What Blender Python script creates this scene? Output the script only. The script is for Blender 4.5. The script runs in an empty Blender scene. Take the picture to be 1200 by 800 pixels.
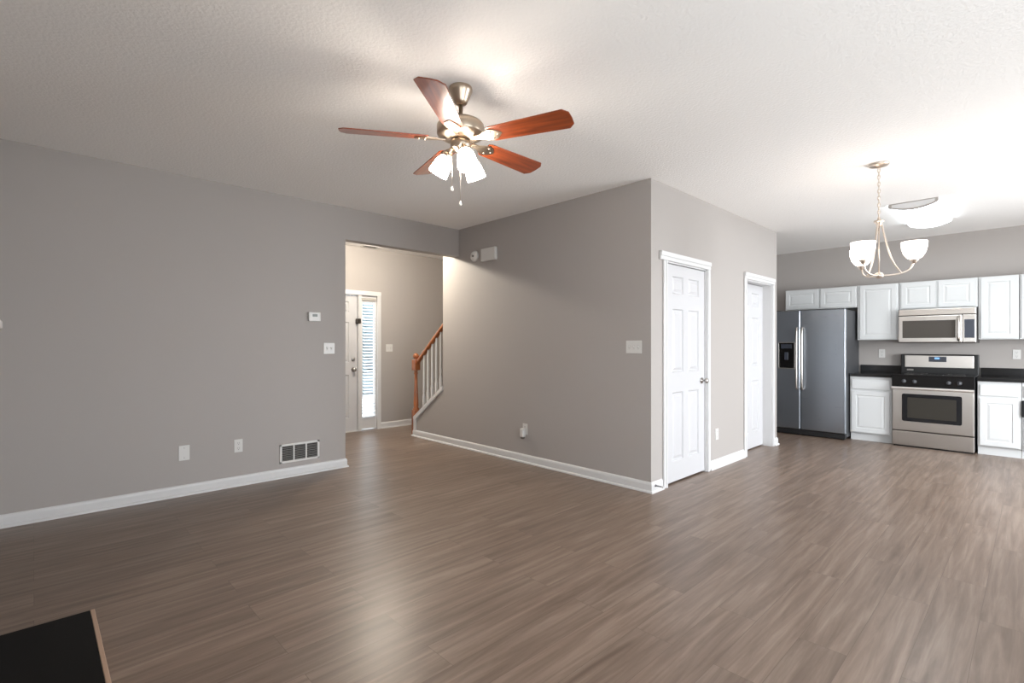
import bpy, bmesh, math, random
from mathutils import Vector, Matrix
random.seed(7)
C = bpy.context.scene
PI = math.pi

# ------------------------------------------------------------------ camera
CEIL = 2.743
CAM_H = 1.2926
F_PX, YAW = 586.0, math.radians(46.29)
cam_data = bpy.data.cameras.new('camera')
cam_data.sensor_width = 36.0
cam_data.lens = 36.0 * F_PX / 1200.0
cam_data.shift_y = 3.5 / 1200.0
cam_data.clip_start = 0.02
cam = bpy.data.objects.new('camera', cam_data)
cam.location = (0, 0, CAM_H)
cam.rotation_euler = (PI / 2, 0, YAW - PI / 2)
C.collection.objects.link(cam)
C.camera = cam

# ------------------------------------------------------------------ light, world, exposure
C.view_settings.view_transform = 'Standard'
C.view_settings.look = 'None'
C.view_settings.gamma = 1.0
C.view_settings.use_curve_mapping = False
C.view_settings.exposure = 0.54
C.cycles.use_denoising = True
C.cycles.max_bounces = 10
C.cycles.diffuse_bounces = 6
C.cycles.sample_clamp_indirect = 8.0

SKY = 4.0
FAN_GLOW = 31.0
CHAND_GLOW = 3.0
FLUSH_GLOW = 8.0
FOYER_W = 74.0
PATIO_W = 150.0
LIVING_W = 82.0
WEST_W = 50.0

world = bpy.data.worlds.new('daylight')
C.world = world
world.use_nodes = True
wb = world.node_tree.nodes['Background']
wb.inputs[0].default_value = (0.86, 0.94, 1.0, 1)
wb.inputs[1].default_value = SKY


def area_light(name, loc, rot, sx, sy, watt, col):
    d = bpy.data.lights.new(name, 'AREA')
    d.shape = 'RECTANGLE'
    d.size, d.size_y = sx, sy
    d.energy = watt
    d.color = col
    o = bpy.data.objects.new(name, d)
    o.location = loc
    o.rotation_euler = rot
    C.collection.objects.link(o)
    return o


# daylight through the patio opening of the wall behind the camera (area light -Z looks along +Y)
area_light('patio_daylight', (5.9, -2.3, 1.35), (PI / 2 - 0.22, 0, 0), 2.3, 1.5, PATIO_W, (0.93, 0.965, 1.0))
area_light('west_fill_light', (-0.75, -1.0, 1.0), (PI / 2 + 0.25, 0, -PI / 2), 1.3, 1.5, WEST_W, (0.88, 0.94, 1.0))  # added fill for the middle wall and kitchen, from an assumed west window
area_light('living_fill_light', (1.5, -2.5, 0.2), (PI / 2 + 0.80, 0, 0), 2.4, 0.9, LIVING_W, (0.88, 0.94, 1.0))  # added fill, tilted up to brighten the ceiling through an assumed window


# ------------------------------------------------------------------ materials
def lin(c):
    c = c / 255.0
    return c / 12.92 if c <= 0.04045 else ((c + 0.055) / 1.055) ** 2.4


def rgb(r, g, b):
    return (lin(r), lin(g), lin(b), 1.0)


def mat(name, col, rough=0.5, metal=0.0, emit=None, strength=0.0, noise=None, bump=None, coat=0.0, spec=None):
    m = bpy.data.materials.new(name)
    m.use_nodes = True
    nt = m.node_tree
    b = nt.nodes['Principled BSDF']
    b.inputs['Base Color'].default_value = col
    b.inputs['Roughness'].default_value = rough
    b.inputs['Metallic'].default_value = metal
    if coat:
        b.inputs['Coat Weight'].default_value = coat
    if spec is not None:
        b.inputs['Specular IOR Level'].default_value = spec
    if emit:
        b.inputs['Emission Color'].default_value = emit
        b.inputs['Emission Strength'].default_value = strength
    if noise or bump:
        tc = nt.nodes.new('ShaderNodeTexCoord')
    if noise:                                   # (scale, amount)
        n = nt.nodes.new('ShaderNodeTexNoise')
        n.inputs['Scale'].default_value = noise[0]
        n.inputs['Detail'].default_value = 4
        nt.links.new(tc.outputs['Object'], n.inputs['Vector'])
        r = nt.nodes.new('ShaderNodeMapRange')
        r.inputs['To Min'].default_value = 1 - noise[1]
        r.inputs['To Max'].default_value = 1 + noise[1]
        nt.links.new(n.outputs['Fac'], r.inputs['Value'])
        h = nt.nodes.new('ShaderNodeHueSaturation')
        h.inputs['Color'].default_value = col
        nt.links.new(r.outputs['Result'], h.inputs['Value'])
        nt.links.new(h.outputs['Color'], b.inputs['Base Color'])
    if bump:                                    # (scale, strength, distance)
        n = nt.nodes.new('ShaderNodeTexNoise')
        n.inputs['Scale'].default_value = bump[0]
        n.inputs['Detail'].default_value = 3
        nt.links.new(tc.outputs['Object'], n.inputs['Vector'])
        bp = nt.nodes.new('ShaderNodeBump')
        bp.inputs['Strength'].default_value = bump[1]
        bp.inputs['Distance'].default_value = bump[2]
        nt.links.new(n.outputs['Fac'], bp.inputs['Height'])
        nt.links.new(bp.outputs['Normal'], b.inputs['Normal'])
    return m


def floor_material():
    m = bpy.data.materials.new('vinyl_plank')
    m.use_nodes = True
    nt = m.node_tree
    N, L = nt.nodes.new, nt.links.new
    b = nt.nodes['Principled BSDF']
    tc = N('ShaderNodeTexCoord')
    br = N('ShaderNodeTexBrick')
    br.offset = 0.37
    br.offset_frequency = 2
    br.inputs['Scale'].default_value = 1.0
    br.inputs['Brick Width'].default_value = 1.22
    br.inputs['Row Height'].default_value = 0.18
    br.inputs['Mortar Size'].default_value = 0.0009
    br.inputs['Mortar Smooth'].default_value = 0.3
    br.inputs['Bias'].default_value = 0.0
    br.inputs['Color1'].default_value = (0.28, 0.28, 0.28, 1)
    br.inputs['Color2'].default_value = (0.72, 0.72, 0.72, 1)
    br.inputs['Mortar'].default_value = (0.0, 0.0, 0.0, 1)
    L(tc.outputs['Object'], br.inputs['Vector'])
    # per-plank offset for the grain
    mp = N('ShaderNodeMapping')
    mp.inputs['Scale'].default_value = (0.9, 14.0, 1.0)
    L(tc.outputs['Object'], mp.inputs['Vector'])
    add = N('ShaderNodeVectorMath')
    add.operation = 'MULTIPLY_ADD'
    add.inputs[1].default_value = (37.0, 19.0, 0.0)
    L(br.outputs['Color'], add.inputs[0])
    L(mp.outputs['Vector'], add.inputs[2])
    g = N('ShaderNodeTexNoise')
    g.inputs['Scale'].default_value = 1.6
    g.inputs['Detail'].default_value = 7
    g.inputs['Roughness'].default_value = 0.62
    g.inputs['Distortion'].default_value = 0.5
    L(add.outputs['Vector'], g.inputs['Vector'])
    ramp = N('ShaderNodeValToRGB')
    e = ramp.color_ramp.elements
    e[0].position, e[0].color = 0.20, rgb(86, 70, 59)
    e[1].position, e[1].color = 0.80, rgb(146, 130, 117)
    k = ramp.color_ramp.elements.new(0.5)
    k.color = rgb(118, 101, 89)
    L(g.outputs['Fac'], ramp.inputs['Fac'])
    # plank to plank tone
    mr = N('ShaderNodeMapRange')
    mr.inputs['From Min'].default_value = 0.28
    mr.inputs['From Max'].default_value = 0.72
    mr.inputs['To Min'].default_value = 0.90
    mr.inputs['To Max'].default_value = 1.08
    mr.clamp = False
    L(br.outputs['Color'], mr.inputs['Value'])
    hs = N('ShaderNodeHueSaturation')
    L(ramp.outputs['Color'], hs.inputs['Color'])
    L(mr.outputs['Result'], hs.inputs['Value'])
    mx = N('ShaderNodeMix')
    mx.data_type = 'RGBA'
    mx.inputs['B'].default_value = rgb(84, 70, 60)
    L(br.outputs['Fac'], mx.inputs['Factor'])
    L(hs.outputs['Color'], mx.inputs['A'])
    L(mx.outputs['Result'], b.inputs['Base Color'])
    b.inputs['Roughness'].default_value = 0.34
    b.inputs['Specular IOR Level'].default_value = 0.34
    bp = N('ShaderNodeBump')
    bp.inputs['Strength'].default_value = 0.12
    bp.inputs['Distance'].default_value = 0.004
    L(g.outputs['Fac'], bp.inputs['Height'])
    L(bp.outputs['Normal'], b.inputs['Normal'])
    return m


def wood_material(name, dark, light, rough=0.35, coat=0.3, scale=(2, 30, 30)):
    m = mat(name, light, rough, coat=coat)
    nt = m.node_tree
    tc = nt.nodes.new('ShaderNodeTexCoord')
    mp = nt.nodes.new('ShaderNodeMapping')
    mp.inputs['Scale'].default_value = scale
    n = nt.nodes.new('ShaderNodeTexNoise')
    n.inputs['Scale'].default_value = 1.5
    n.inputs['Detail'].default_value = 5
    r = nt.nodes.new('ShaderNodeValToRGB')
    r.color_ramp.elements[0].position, r.color_ramp.elements[0].color = 0.3, dark
    r.color_ramp.elements[1].position, r.color_ramp.elements[1].color = 0.7, light
    nt.links.new(tc.outputs['Object'], mp.inputs['Vector'])
    nt.links.new(mp.outputs['Vector'], n.inputs['Vector'])
    nt.links.new(n.outputs['Fac'], r.inputs['Fac'])
    nt.links.new(r.outputs['Color'], nt.nodes['Principled BSDF'].inputs['Base Color'])
    return m


def steel_material(name, col, rough, axis_scale):
    """brushed steel: fine streaks in the gloss"""
    m = mat(name, col, rough, metal=1.0)
    nt = m.node_tree
    b = nt.nodes['Principled BSDF']
    tc = nt.nodes.new('ShaderNodeTexCoord')
    mp = nt.nodes.new('ShaderNodeMapping')
    mp.inputs['Scale'].default_value = axis_scale
    n = nt.nodes.new('ShaderNodeTexNoise')
    n.inputs['Scale'].default_value = 4
    n.inputs['Detail'].default_value = 3
    r = nt.nodes.new('ShaderNodeMapRange')
    r.inputs['To Min'].default_value = rough - 0.015
    r.inputs['To Max'].default_value = rough + 0.015
    nt.links.new(tc.outputs['Object'], mp.inputs['Vector'])
    nt.links.new(mp.outputs['Vector'], n.inputs['Vector'])
    nt.links.new(n.outputs['Fac'], r.inputs['Value'])
    nt.links.new(r.outputs['Result'], b.inputs['Roughness'])
    tg = nt.nodes.new('ShaderNodeTangent')
    tg.direction_type = 'RADIAL'
    tg.axis = 'Z'
    nt.links.new(tg.outputs['Tangent'], b.inputs['Tangent'])
    b.inputs['Anisotropic'].default_value = 0.75
    return m


def glass_material(name):
    m = bpy.data.materials.new(name)
    m.use_nodes = True
    nt = m.node_tree
    nt.nodes.remove(nt.nodes['Principled BSDF'])
    out = nt.nodes['Material Output']
    t = nt.nodes.new('ShaderNodeBsdfTransparent')
    g = nt.nodes.new('ShaderNodeBsdfGlossy')
    g.inputs['Roughness'].default_value = 0.02
    mx = nt.nodes.new('ShaderNodeMixShader')
    mx.inputs[0].default_value = 0.07
    nt.links.new(t.outputs[0], mx.inputs[1])
    nt.links.new(g.outputs[0], mx.inputs[2])
    nt.links.new(mx.outputs[0], out.inputs['Surface'])
    return m


M = dict(
    wall=mat('greige_wall_paint', rgb(164, 158, 154), 0.7, bump=(220, 0.08, 0.001)),
    ceil=mat('stippled_ceiling', rgb(243, 241, 239), 0.85, bump=(58, 0.3, 0.011)),
    white=mat('white_trim_paint', rgb(206, 205, 205), 0.35),
    door=mat('white_door_paint', rgb(192, 191, 193), 0.4),
    cab=mat('white_cabinet_paint', rgb(200, 201, 201), 0.4),
    floor=floor_material(),
    plate=mat('white_plastic', rgb(208, 206, 203), 0.35),
    dark=mat('unlit_void_paint', rgb(30, 29, 28), 0.8),
    slot=mat('grey_slot', rgb(120, 118, 115), 0.6),
    faint=mat('off_white_plastic', rgb(196, 194, 191), 0.4),  # slightly greyer than the plate plastic
    lcd=mat('lcd_glass', rgb(104, 110, 104), 0.3),
    chrome=mat('satin_nickel', rgb(176, 172, 168), 0.28, metal=1.0),
    nickel=mat('brushed_nickel', rgb(186, 170, 152), 0.3, metal=1.0),
    chand=mat('warm_satin_nickel', rgb(214, 202, 190), 0.34, metal=0.9),
    blade=wood_material('cherry_wood', rgb(98, 42, 20), rgb(158, 74, 36), 0.3, 0.4, (2, 26, 26)),
    oak=wood_material('stained_oak', rgb(122, 66, 32), rgb(166, 98, 52), 0.35, 0.3, (12, 12, 3)),
    steel=steel_material('brushed_steel', rgb(178, 172, 166), 0.3, (1, 1, 60)),
    fridge=steel_material('fridge_steel', rgb(150, 155, 162), 0.28, (1, 1, 60)),
    fridge_side=mat('charcoal_textured_steel', rgb(62, 63, 66), 0.5, noise=(60, 0.08)),
    black=mat('gloss_black', rgb(14, 14, 15), 0.12),
    matte_black=mat('matte_black', rgb(18, 18, 19), 0.5),
    oven_glass=mat('oven_glass', rgb(52, 50, 46), 0.12),
    oven_border=mat('oven_glass_border', rgb(26, 27, 30), 0.12),
    keypad=mat('grey_keypad', rgb(58, 62, 72), 0.3),
    granite=mat('black_granite', rgb(17, 17, 18), 0.14, noise=(180, 0.5)),
    hearth=mat('black_slate', rgb(6, 5, 5), 0.6, noise=(40, 0.3), spec=0.15),
    edge=mat('pale_wood_strip', rgb(168, 140, 120), 0.4),
    display=mat('clock_display', rgb(20, 24, 30), 0.2, emit=rgb(120, 170, 230), strength=1.2),
    cloth=mat('black_cotton', rgb(20, 20, 22), 0.9, noise=(30, 0.2)),
    glass=glass_material('window_glass'),
    blind=mat('white_blind_slats', rgb(232, 236, 242), 0.5),
    tread=wood_material('stair_tread', rgb(100, 80, 66), rgb(140, 118, 100), 0.4, 0.1, (3, 30, 30)),
    lawn=mat('pale_concrete', rgb(225, 228, 230), 0.9, noise=(8, 0.1)),
    fan_shade=mat('frosted_shade_glow', rgb(255, 246, 236), 0.4, emit=(1.0, 0.89, 0.77, 1), strength=FAN_GLOW),
    chand_shade=mat('frosted_bowl_glow', rgb(255, 248, 240), 0.4, emit=(1.0, 0.90, 0.80, 1), strength=CHAND_GLOW),
    flush=mat('acrylic_diffuser_glow', rgb(250, 252, 255), 0.4, emit=(0.86, 0.95, 1.0, 1), strength=FLUSH_GLOW),
    foyer_glow=mat('foyer_globe_glow', rgb(255, 246, 230), 0.4, emit=(1.0, 0.88, 0.68, 1), strength=20.0),
)


# ------------------------------------------------------------------ mesh helpers
def box(bm, x0, x1, y0, y1, z0, z1, bev=0.0, seg=2):
    vs = [bm.verts.new((x, y, z)) for x in (x0, x1) for y in (y0, y1) for z in (z0, z1)]
    idx = [(0, 1, 3, 2), (4, 6, 7, 5), (0, 4, 5, 1), (2, 3, 7, 6), (0, 2, 6, 4), (1, 5, 7, 3)]
    fs = [bm.faces.new([vs[i] for i in f]) for f in idx]
    if bev:
        es = list({e for f in fs for e in f.edges})
        bmesh.ops.bevel(bm, geom=es, offset=bev, segments=seg, affect='EDGES', profile=0.5)
    return bm


def lathe(bm, prof, center=(0, 0, 0), axis=(0, 0, 1), n=28):
    """prof: (r, h) pairs along axis; ends close when r == 0"""
    ax = Vector(axis).normalized()
    q = Vector((0, 0, 1)).rotation_difference(ax).to_matrix()
    c = Vector(center)
    rings = []
    for r, h in prof:
        if r < 1e-6:
            rings.append([bm.verts.new(c + q @ Vector((0, 0, h)))])
        else:
            rings.append([bm.verts.new(c + q @ Vector((r * math.cos(2 * PI * i / n), r * math.sin(2 * PI * i / n), h))) for i in range(n)])
    for a, b in zip(rings, rings[1:]):
        for i in range(n):
            j = (i + 1) % n
            if len(a) == 1 and len(b) == 1:
                continue
            if len(a) == 1:
                f = [a[0], b[j], b[i]]
            elif len(b) == 1:
                f = [a[i], a[j], b[0]]
            else:
                f = [a[i], a[j], b[j], b[i]]
            try:
                bm.faces.new(f).smooth = True
            except ValueError:
                pass
    return bm


def tube(bm, pts, r, n=10, taper=None, cap=True):
    pts = [Vector(p) for p in pts]
    rings = []
    up = None
    for i, p in enumerate(pts):
        d = (pts[min(i + 1, len(pts) - 1)] - pts[max(i - 1, 0)]).normalized()
        if up is None:
            up = Vector((0, 0, 1)) if abs(d.z) < 0.9 else Vector((1, 0, 0))
        s = d.cross(up).normalized()
        up = s.cross(d).normalized()
        rr = r if taper is None else taper[i]
        rings.append([bm.verts.new(p + (s * math.cos(2 * PI * k / n) + up * math.sin(2 * PI * k / n)) * rr) for k in range(n)])
    for a, b in zip(rings, rings[1:]):
        for k in range(n):
            bm.faces.new([a[k], a[(k + 1) % n], b[(k + 1) % n], b[k]]).smooth = True
    if cap:
        bm.faces.new(rings[0][::-1])
        bm.faces.new(rings[-1])
    return bm


def curve_pts(ctrl, n=20):
    """Catmull-Rom through control points"""
    P = [Vector(c) for c in ctrl]
    P = [P[0] * 2 - P[1]] + P + [P[-1] * 2 - P[-2]]
    out = []
    segs = len(P) - 3
    per = max(2, n // segs)
    for s in range(segs):
        a, b, c, d = P[s:s + 4]
        for i in range(per):
            t = i / per
            out.append(0.5 * ((2 * b) + (c - a) * t + (2 * a - 5 * b + 4 * c - d) * t * t + (3 * b - a - 3 * c + d) * t ** 3))
    out.append(P[-2])
    return out


def prism(bm, poly, y0, y1, plane='xz', bev=0.0):
    """extrude a 2D polygon; plane xz -> along y, yz -> along x, xy -> along z"""
    def P(a, b, t):
        return {'xz': (a, t, b), 'yz': (t, a, b), 'xy': (a, b, t)}[plane]
    A = [bm.verts.new(P(a, b, y0)) for a, b in poly]
    B = [bm.verts.new(P(a, b, y1)) for a, b in poly]
    fs = [bm.faces.new(A[::-1]), bm.faces.new(B)]
    n = len(poly)
    for i in range(n):
        fs.append(bm.faces.new([A[i], A[(i + 1) % n], B[(i + 1) % n], B[i]]))
    if bev:
        es = list({e for f in fs for e in f.edges})
        bmesh.ops.bevel(bm, geom=es, offset=bev, segments=2, affect='EDGES')
    return bm


def paneled(bm, x0, x1, z0, z1, yf, th, panels, groove=0.008, raised=True, ins=(0.008, 0.02, 0.045)):
    """a slab with its face at y = yf (facing -y), thickness th, with raised panels (px0, px1, pz0, pz1) cut in"""
    xs = sorted({x0, x1} | {p[0] for p in panels} | {p[1] for p in panels})
    zs = sorted({z0, z1} | {p[2] for p in panels} | {p[3] for p in panels})
    V = {}
    def v(x, y, z):
        k = (round(x, 5), round(y, 5), round(z, 5))
        if k not in V:
            V[k] = bm.verts.new((x, y, z))
        return V[k]
    def quad(a, b, c, d):
        try:
            bm.faces.new([a, b, c, d])
        except ValueError:
            pass
    for i in range(len(xs) - 1):
        for j in range(len(zs) - 1):
            a, b, c, d = xs[i], xs[i + 1], zs[j], zs[j + 1]
            cx, cz = (a + b) / 2, (c + d) / 2
            if any(p[0] < cx < p[1] and p[2] < cz < p[3] for p in panels):
                continue
            quad(v(a, yf, c), v(b, yf, c), v(b, yf, d), v(a, yf, d))
    for p in panels:
        i1, i2, i3 = ins
        if raised:
            steps = [(0, yf), (i1, yf + groove), (i2, yf + groove), (i3, yf + groove * 0.2)]
        else:
            steps = [(0, yf), (i1, yf + groove)]
        rings = []
        for k, (t, y) in enumerate(steps):
            a, b, c, d = p[0] + t, p[1] - t, p[2] + t, p[3] - t
            rings.append([v(a, y, c), v(b, y, c), v(b, y, d), v(a, y, d)])
        # corner split on the outer ring may carry extra vertices; keep the outer ring simple
        for r0, r1 in zip(rings, rings[1:]):
            for k in range(4):
                quad(r0[k], r0[(k + 1) % 4], r1[(k + 1) % 4], r1[k])
        quad(*rings[-1])
    b = [bm.verts.new((x, yf + th, z)) for x, z in ((x0, z0), (x1, z0), (x1, z1), (x0, z1))]
    f = [bm.verts.new((x, yf, z)) for x, z in ((x0, z0), (x1, z0), (x1, z1), (x0, z1))]
    bm.faces.new(b[::-1])
    for k in range(4):
        bm.faces.new([f[k], b[k], b[(k + 1) % 4], f[(k + 1) % 4]])
    return bm


def sweep(bm, path, prof):
    """moulding profile (offset to the right of travel, z) along a floor path with mitred corners"""
    P = [Vector((p[0], p[1])) for p in path]
    rings = []
    for i, p in enumerate(P):
        def nrm(a, b):
            d = (b - a).normalized()
            return Vector((d.y, -d.x))
        ns = []
        if i > 0:
            ns.append(nrm(P[i - 1], p))
        if i < len(P) - 1:
            ns.append(nrm(p, P[i + 1]))
        if len(ns) == 1:
            m = ns[0]
        else:
            m = (ns[0] + ns[1])
            m = m / (1 + ns[0].dot(ns[1]))
        rings.append([bm.verts.new((p.x + m.x * o, p.y + m.y * o, z)) for o, z in prof])
    for a, b in zip(rings, rings[1:]):
        for k in range(len(prof) - 1):
            bm.faces.new([a[k], a[k + 1], b[k + 1], b[k]])
    bm.faces.new(rings[0])
    bm.faces.new(rings[-1][::-1])
    return bm


def obj(name, bm, m, parent=None, loc=None, rotz=0.0):
    bmesh.ops.recalc_face_normals(bm, faces=bm.faces)
    me = bpy.data.meshes.new(name)
    bm.to_mesh(me)
    bm.free()
    me.materials.append(m if not isinstance(m, str) else M[m])
    o = bpy.data.objects.new(name, me)
    C.collection.objects.link(o)
    if parent:
        o.parent = parent
    if loc is not None:
        o.location = loc
    if rotz:
        o.rotation_euler = (0, 0, rotz)
    return o


def new():
    return bmesh.new()


def thing(name, label, cat, loc=(0, 0, 0), rotz=0.0, group=None):
    o = bpy.data.objects.new(name, None)
    o.empty_display_size = 0.1
    C.collection.objects.link(o)
    o.location = loc
    o.rotation_euler = (0, 0, rotz)
    o['label'] = label
    o['category'] = cat
    if group:
        o['group'] = group
    return o


def tag(o, label, cat, group=None):
    o['label'] = label
    o['category'] = cat
    if group:
        o['group'] = group
    return o


def struct(name, bm, m, parent=None, loc=None, rotz=0.0, label=None, cat=None):
    o = obj(name, bm, m, parent, loc, rotz)
    if parent is None:
        o['kind'] = 'structure'
        if label:
            o['label'] = label
            o['category'] = cat
    return o


def dup(root, loc, rotz=None, label=None):
    r = root.copy()
    C.collection.objects.link(r)
    r.location = loc
    if rotz is not None:
        r.rotation_euler = (0, 0, rotz)
    if label:
        r['label'] = label
    for ch in list(root.children):
        c = ch.copy()
        C.collection.objects.link(c)
        c.parent = r
        for g in list(ch.children):
            d = g.copy()
            C.collection.objects.link(d)
            d.parent = c
    return r


WEST = -PI / 2          # rotation for things whose face looks along -X (local x runs along -Y, local y along +X)

# ------------------------------------------------------------------ room shell
YL, XM, YR, XK, YF = 5.04, 3.887, 2.312, 8.70, 6.967
X0, YB, XE = -0.30, -1.95, 6.95
T = 0.12
HEAD = 2.405            # header over the foyer opening
OPEN_X = 2.381
M_END = 5.381           # end of the full-height part of the stair wall
FOOT_Y, FOOT_Z = 6.05, 0.255
SLOPE_Z = 0.72

struct('floor', box(new(), X0 - T, XK + T, YB - T, YF + T, -0.1, 0.0), 'floor', label='greyish brown wood-look plank floor running through the rooms', cat='floor')
struct('ceiling', box(new(), X0 - T, XK + T, YB - T, YF + T, CEIL, CEIL + 0.12), 'ceil', label='white stippled ceiling over the rooms', cat='ceiling')

bm = new()
box(bm, X0 - T, OPEN_X, YL, YL + T, 0, CEIL)
box(bm, OPEN_X, XM, YL, YL + T, HEAD, CEIL)
struct('wall_left', bm, 'wall', label='long greige wall on the left with the foyer opening', cat='wall')

bm = new()
prism(bm, [(YR, 0), (FOOT_Y, 0), (FOOT_Y, FOOT_Z), (M_END, SLOPE_Z), (M_END, CEIL), (YR, CEIL)], XM, XM + T, 'yz')
struct('wall_center', bm, 'wall', label='greige wall in the middle that drops to the stair knee wall', cat='wall')

D1 = (4.142, 4.946, 2.052)      # door opening x0, x1, top
D2 = (5.945, 6.772, 2.05)
bm = new()
box(bm, XM + T, D1[0], YR, YR + T, 0, CEIL)
box(bm, D1[0], D1[1], YR, YR + T, D1[2], CEIL)
box(bm, D1[1], D2[0], YR, YR + T, 0, CEIL)
box(bm, D2[0], D2[1], YR, YR + T, D2[2], CEIL)
box(bm, D2[1], XE, YR, YR + T, 0, CEIL)
box(bm, XE - T, XE, YR + T, 3.3, 0, CEIL)
struct('wall_right', bm, 'wall', label='greige wall with the two white panelled doors', cat='wall')

struct('wall_kitchen', box(new(), XK, XK + T, YB - T, 3.3, 0, CEIL), 'wall', label='grey kitchen wall behind the cabinets', cat='wall')
struct('wall_hall', box(new(), XE - T, XK + T, 3.3, 3.3 + T, 0, CEIL), 'wall')
bm = new()
box(bm, X0 - T, X0, YB - T, -1.7, 0, CEIL)
box(bm, X0 - T, X0, -1.7, -0.3, 0, 0.4)  # opening added to let the west fill light in
box(bm, X0 - T, X0, -1.7, -0.3, 2.2, CEIL)
box(bm, X0 - T, X0, -0.3, YL, 0, CEIL)
struct('wall_fireplace', bm, 'wall')

# foyer walls: front door wall with openings for the door and its sidelight
FD = (2.585, 3.495, 2.03)       # front door opening
SL = (3.535, 3.800, 2.03)       # sidelight opening
bm = new()
box(bm, 1.2, FD[0], YF, YF + T, 0, CEIL)
box(bm, FD[0], SL[1], YF, YF + T, FD[2], CEIL)
box(bm, FD[1], SL[0], YF, YF + T, 0, FD[2])
box(bm, SL[1], 5.05 + T, YF, YF + T, 0, CEIL)
struct('wall_foyer', bm, 'wall', label='beige lit foyer wall with the front door', cat='wall')
struct('wall_foyer_left', box(new(), 1.2 - T, 1.2, YL + T, YF, 0, CEIL), 'wall')
struct('wall_stair', box(new(), 5.05, 5.05 + T, YR + T, YF, 0, CEIL), 'wall')

# wall behind the camera with the patio opening that lets the daylight in
bm = new()
xs = [X0 - T, 4.75, 7.05, XK + T, 0.3, 2.7]
box(bm, xs[0], xs[4], YB - T, YB, 0, CEIL)
box(bm, xs[4], xs[5], YB - T, YB, 0, 0.35)  # opening added to let the upward living fill in
box(bm, xs[4], xs[5], YB - T, YB, 2.3, CEIL)
box(bm, xs[5], xs[1], YB - T, YB, 0, CEIL)
box(bm, xs[1], xs[2], YB - T, YB, 2.1, CEIL)
box(bm, xs[2], xs[3], YB - T, YB, 0, CEIL)
struct('wall_rear', bm, 'wall')

struct('ground', box(new(), -6, 14, YF + T, 16, -0.2, -0.05), 'lawn')

struct('added_yard', box(box(new(), -8, 16, -12, YB - T, -0.2, -0.08), -8, X0 - T, YB - T, YF, -0.2, -0.08), mat('dark_lawn', rgb(112, 116, 104), 0.9, noise=(5, 0.2)))  # unseen dark ground, added to block sky light from below the horizon

# hedge in the front yard, seen between the blind slats
bm = new()
for i in range(26):
    c = Vector((5.0 + random.random() * 2.8, 12.0 + random.random() * 0.8, 0.2 + random.random() * 2.2))
    m0 = len(bm.verts)
    bmesh.ops.create_icosphere(bm, subdivisions=3, radius=0.45, matrix=Matrix.Translation(c))
    bm.verts.ensure_lookup_table()
    for v in bm.verts[m0:]:
        v.co = c + (v.co - c) * random.uniform(0.82, 1.12)
tag(obj('hedge', bm, mat('blue_green_leaves', rgb(92, 112, 118), 0.7, noise=(9, 0.5))), 'bluish green hedge outdoors, glimpsed through the blind of the sidelight', 'hedge')

# ------------------------------------------------------------------ baseboards
BASE = [(0, 0), (0.028, 0), (0.027, 0.010), (0.022, 0.017), (0.014, 0.020), (0.014, 0.070), (0.011, 0.082), (0.006, 0.089), (0, 0.092)]


def baseboard(side, path):
    o = obj('baseboard_' + side, sweep(new(), path, BASE), 'white')
    o['kind'] = 'structure'
    return o


baseboard('left', [(X0, YL), (OPEN_X, YL), (OPEN_X, YL + T)])
baseboard('center', [(XM + T, FOOT_Y + 0.018), (XM - 0.004, FOOT_Y + 0.018), (XM, YR), (D1[0] - 0.075, YR)])
baseboard('right', [(D1[1] + 0.066, YR), (D2[0] - 0.062, YR)])
baseboard('end', [(D2[1] + 0.062, YR), (XE, YR), (XE, 3.3)])
baseboard('foyer', [(SL[1] + 0.06, YF), (5.05, YF)])

# ------------------------------------------------------------------ trims: door casings, stair skirt
def casing(name, x0, x1, top, w, y, th=0.018, head_left=0.0, jamb=0.0):
    """white casing round an opening; the head may run on to the left"""
    bm = new()
    for a, b in ((x0 - w, x0), (x1, x1 + w)):
        box(bm, a, b, y - th, y, 0, top, 0.004)
    for a, b in ((x0 - w * 0.45, x0 - 0.006), (x1 + 0.006, x1 + w * 0.45)):
        box(bm, a, b, y - th - 0.006, y - th + 0.004, 0, top, 0.002)
    box(bm, x0 - w - head_left, x1 + w, y - th - 0.004, y, top, top + w + 0.012, 0.004)
    box(bm, x0 - w - head_left, x1 + w, y - th - 0.012, y - th, top + w * 0.55, top + w + 0.014, 0.003)
    if jamb:
        box(bm, x0, x0 + 0.012, y, y + jamb, 0, top)
        box(bm, x1 - 0.012, x1, y, y + jamb, 0, top)
        box(bm, x0, x1, y, y + jamb, top - 0.012, top)
    return struct(name, bm, 'white')


casing('trim_1', D1[0], D1[1], D1[2], 0.062, YR, head_left=0.062, jamb=T)
casing('trim_2', D2[0], D2[1], D2[2], 0.06, YR, jamb=T + 0.03)

# skirt board capping the stair knee wall, with its upright at the foot
ang = math.atan2(SLOPE_Z - FOOT_Z, FOOT_Y - M_END)
nx, nz = math.sin(ang) * 0.022, math.cos(ang) * 0.022
bm = new()
prism(bm, [(FOOT_Y + 0.018, FOOT_Z - 0.012), (FOOT_Y + 0.018 + nx * 0.2, FOOT_Z + nz), (M_END, SLOPE_Z + nz * 1.5), (M_END, SLOPE_Z - 0.022), (FOOT_Y - 0.02, FOOT_Z - 0.022)], XM - 0.018, XM + T + 0.01, 'yz')
box(bm, XM - 0.012, XM + T + 0.005, FOOT_Y, FOOT_Y + 0.018, 0, FOOT_Z, 0.0)
box(bm, XM - 0.014, XM, FOOT_Y - 0.04, FOOT_Y + 0.018, 0, FOOT_Z - 0.004, 0.0)
struct('trim_3', bm, 'white')

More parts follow.
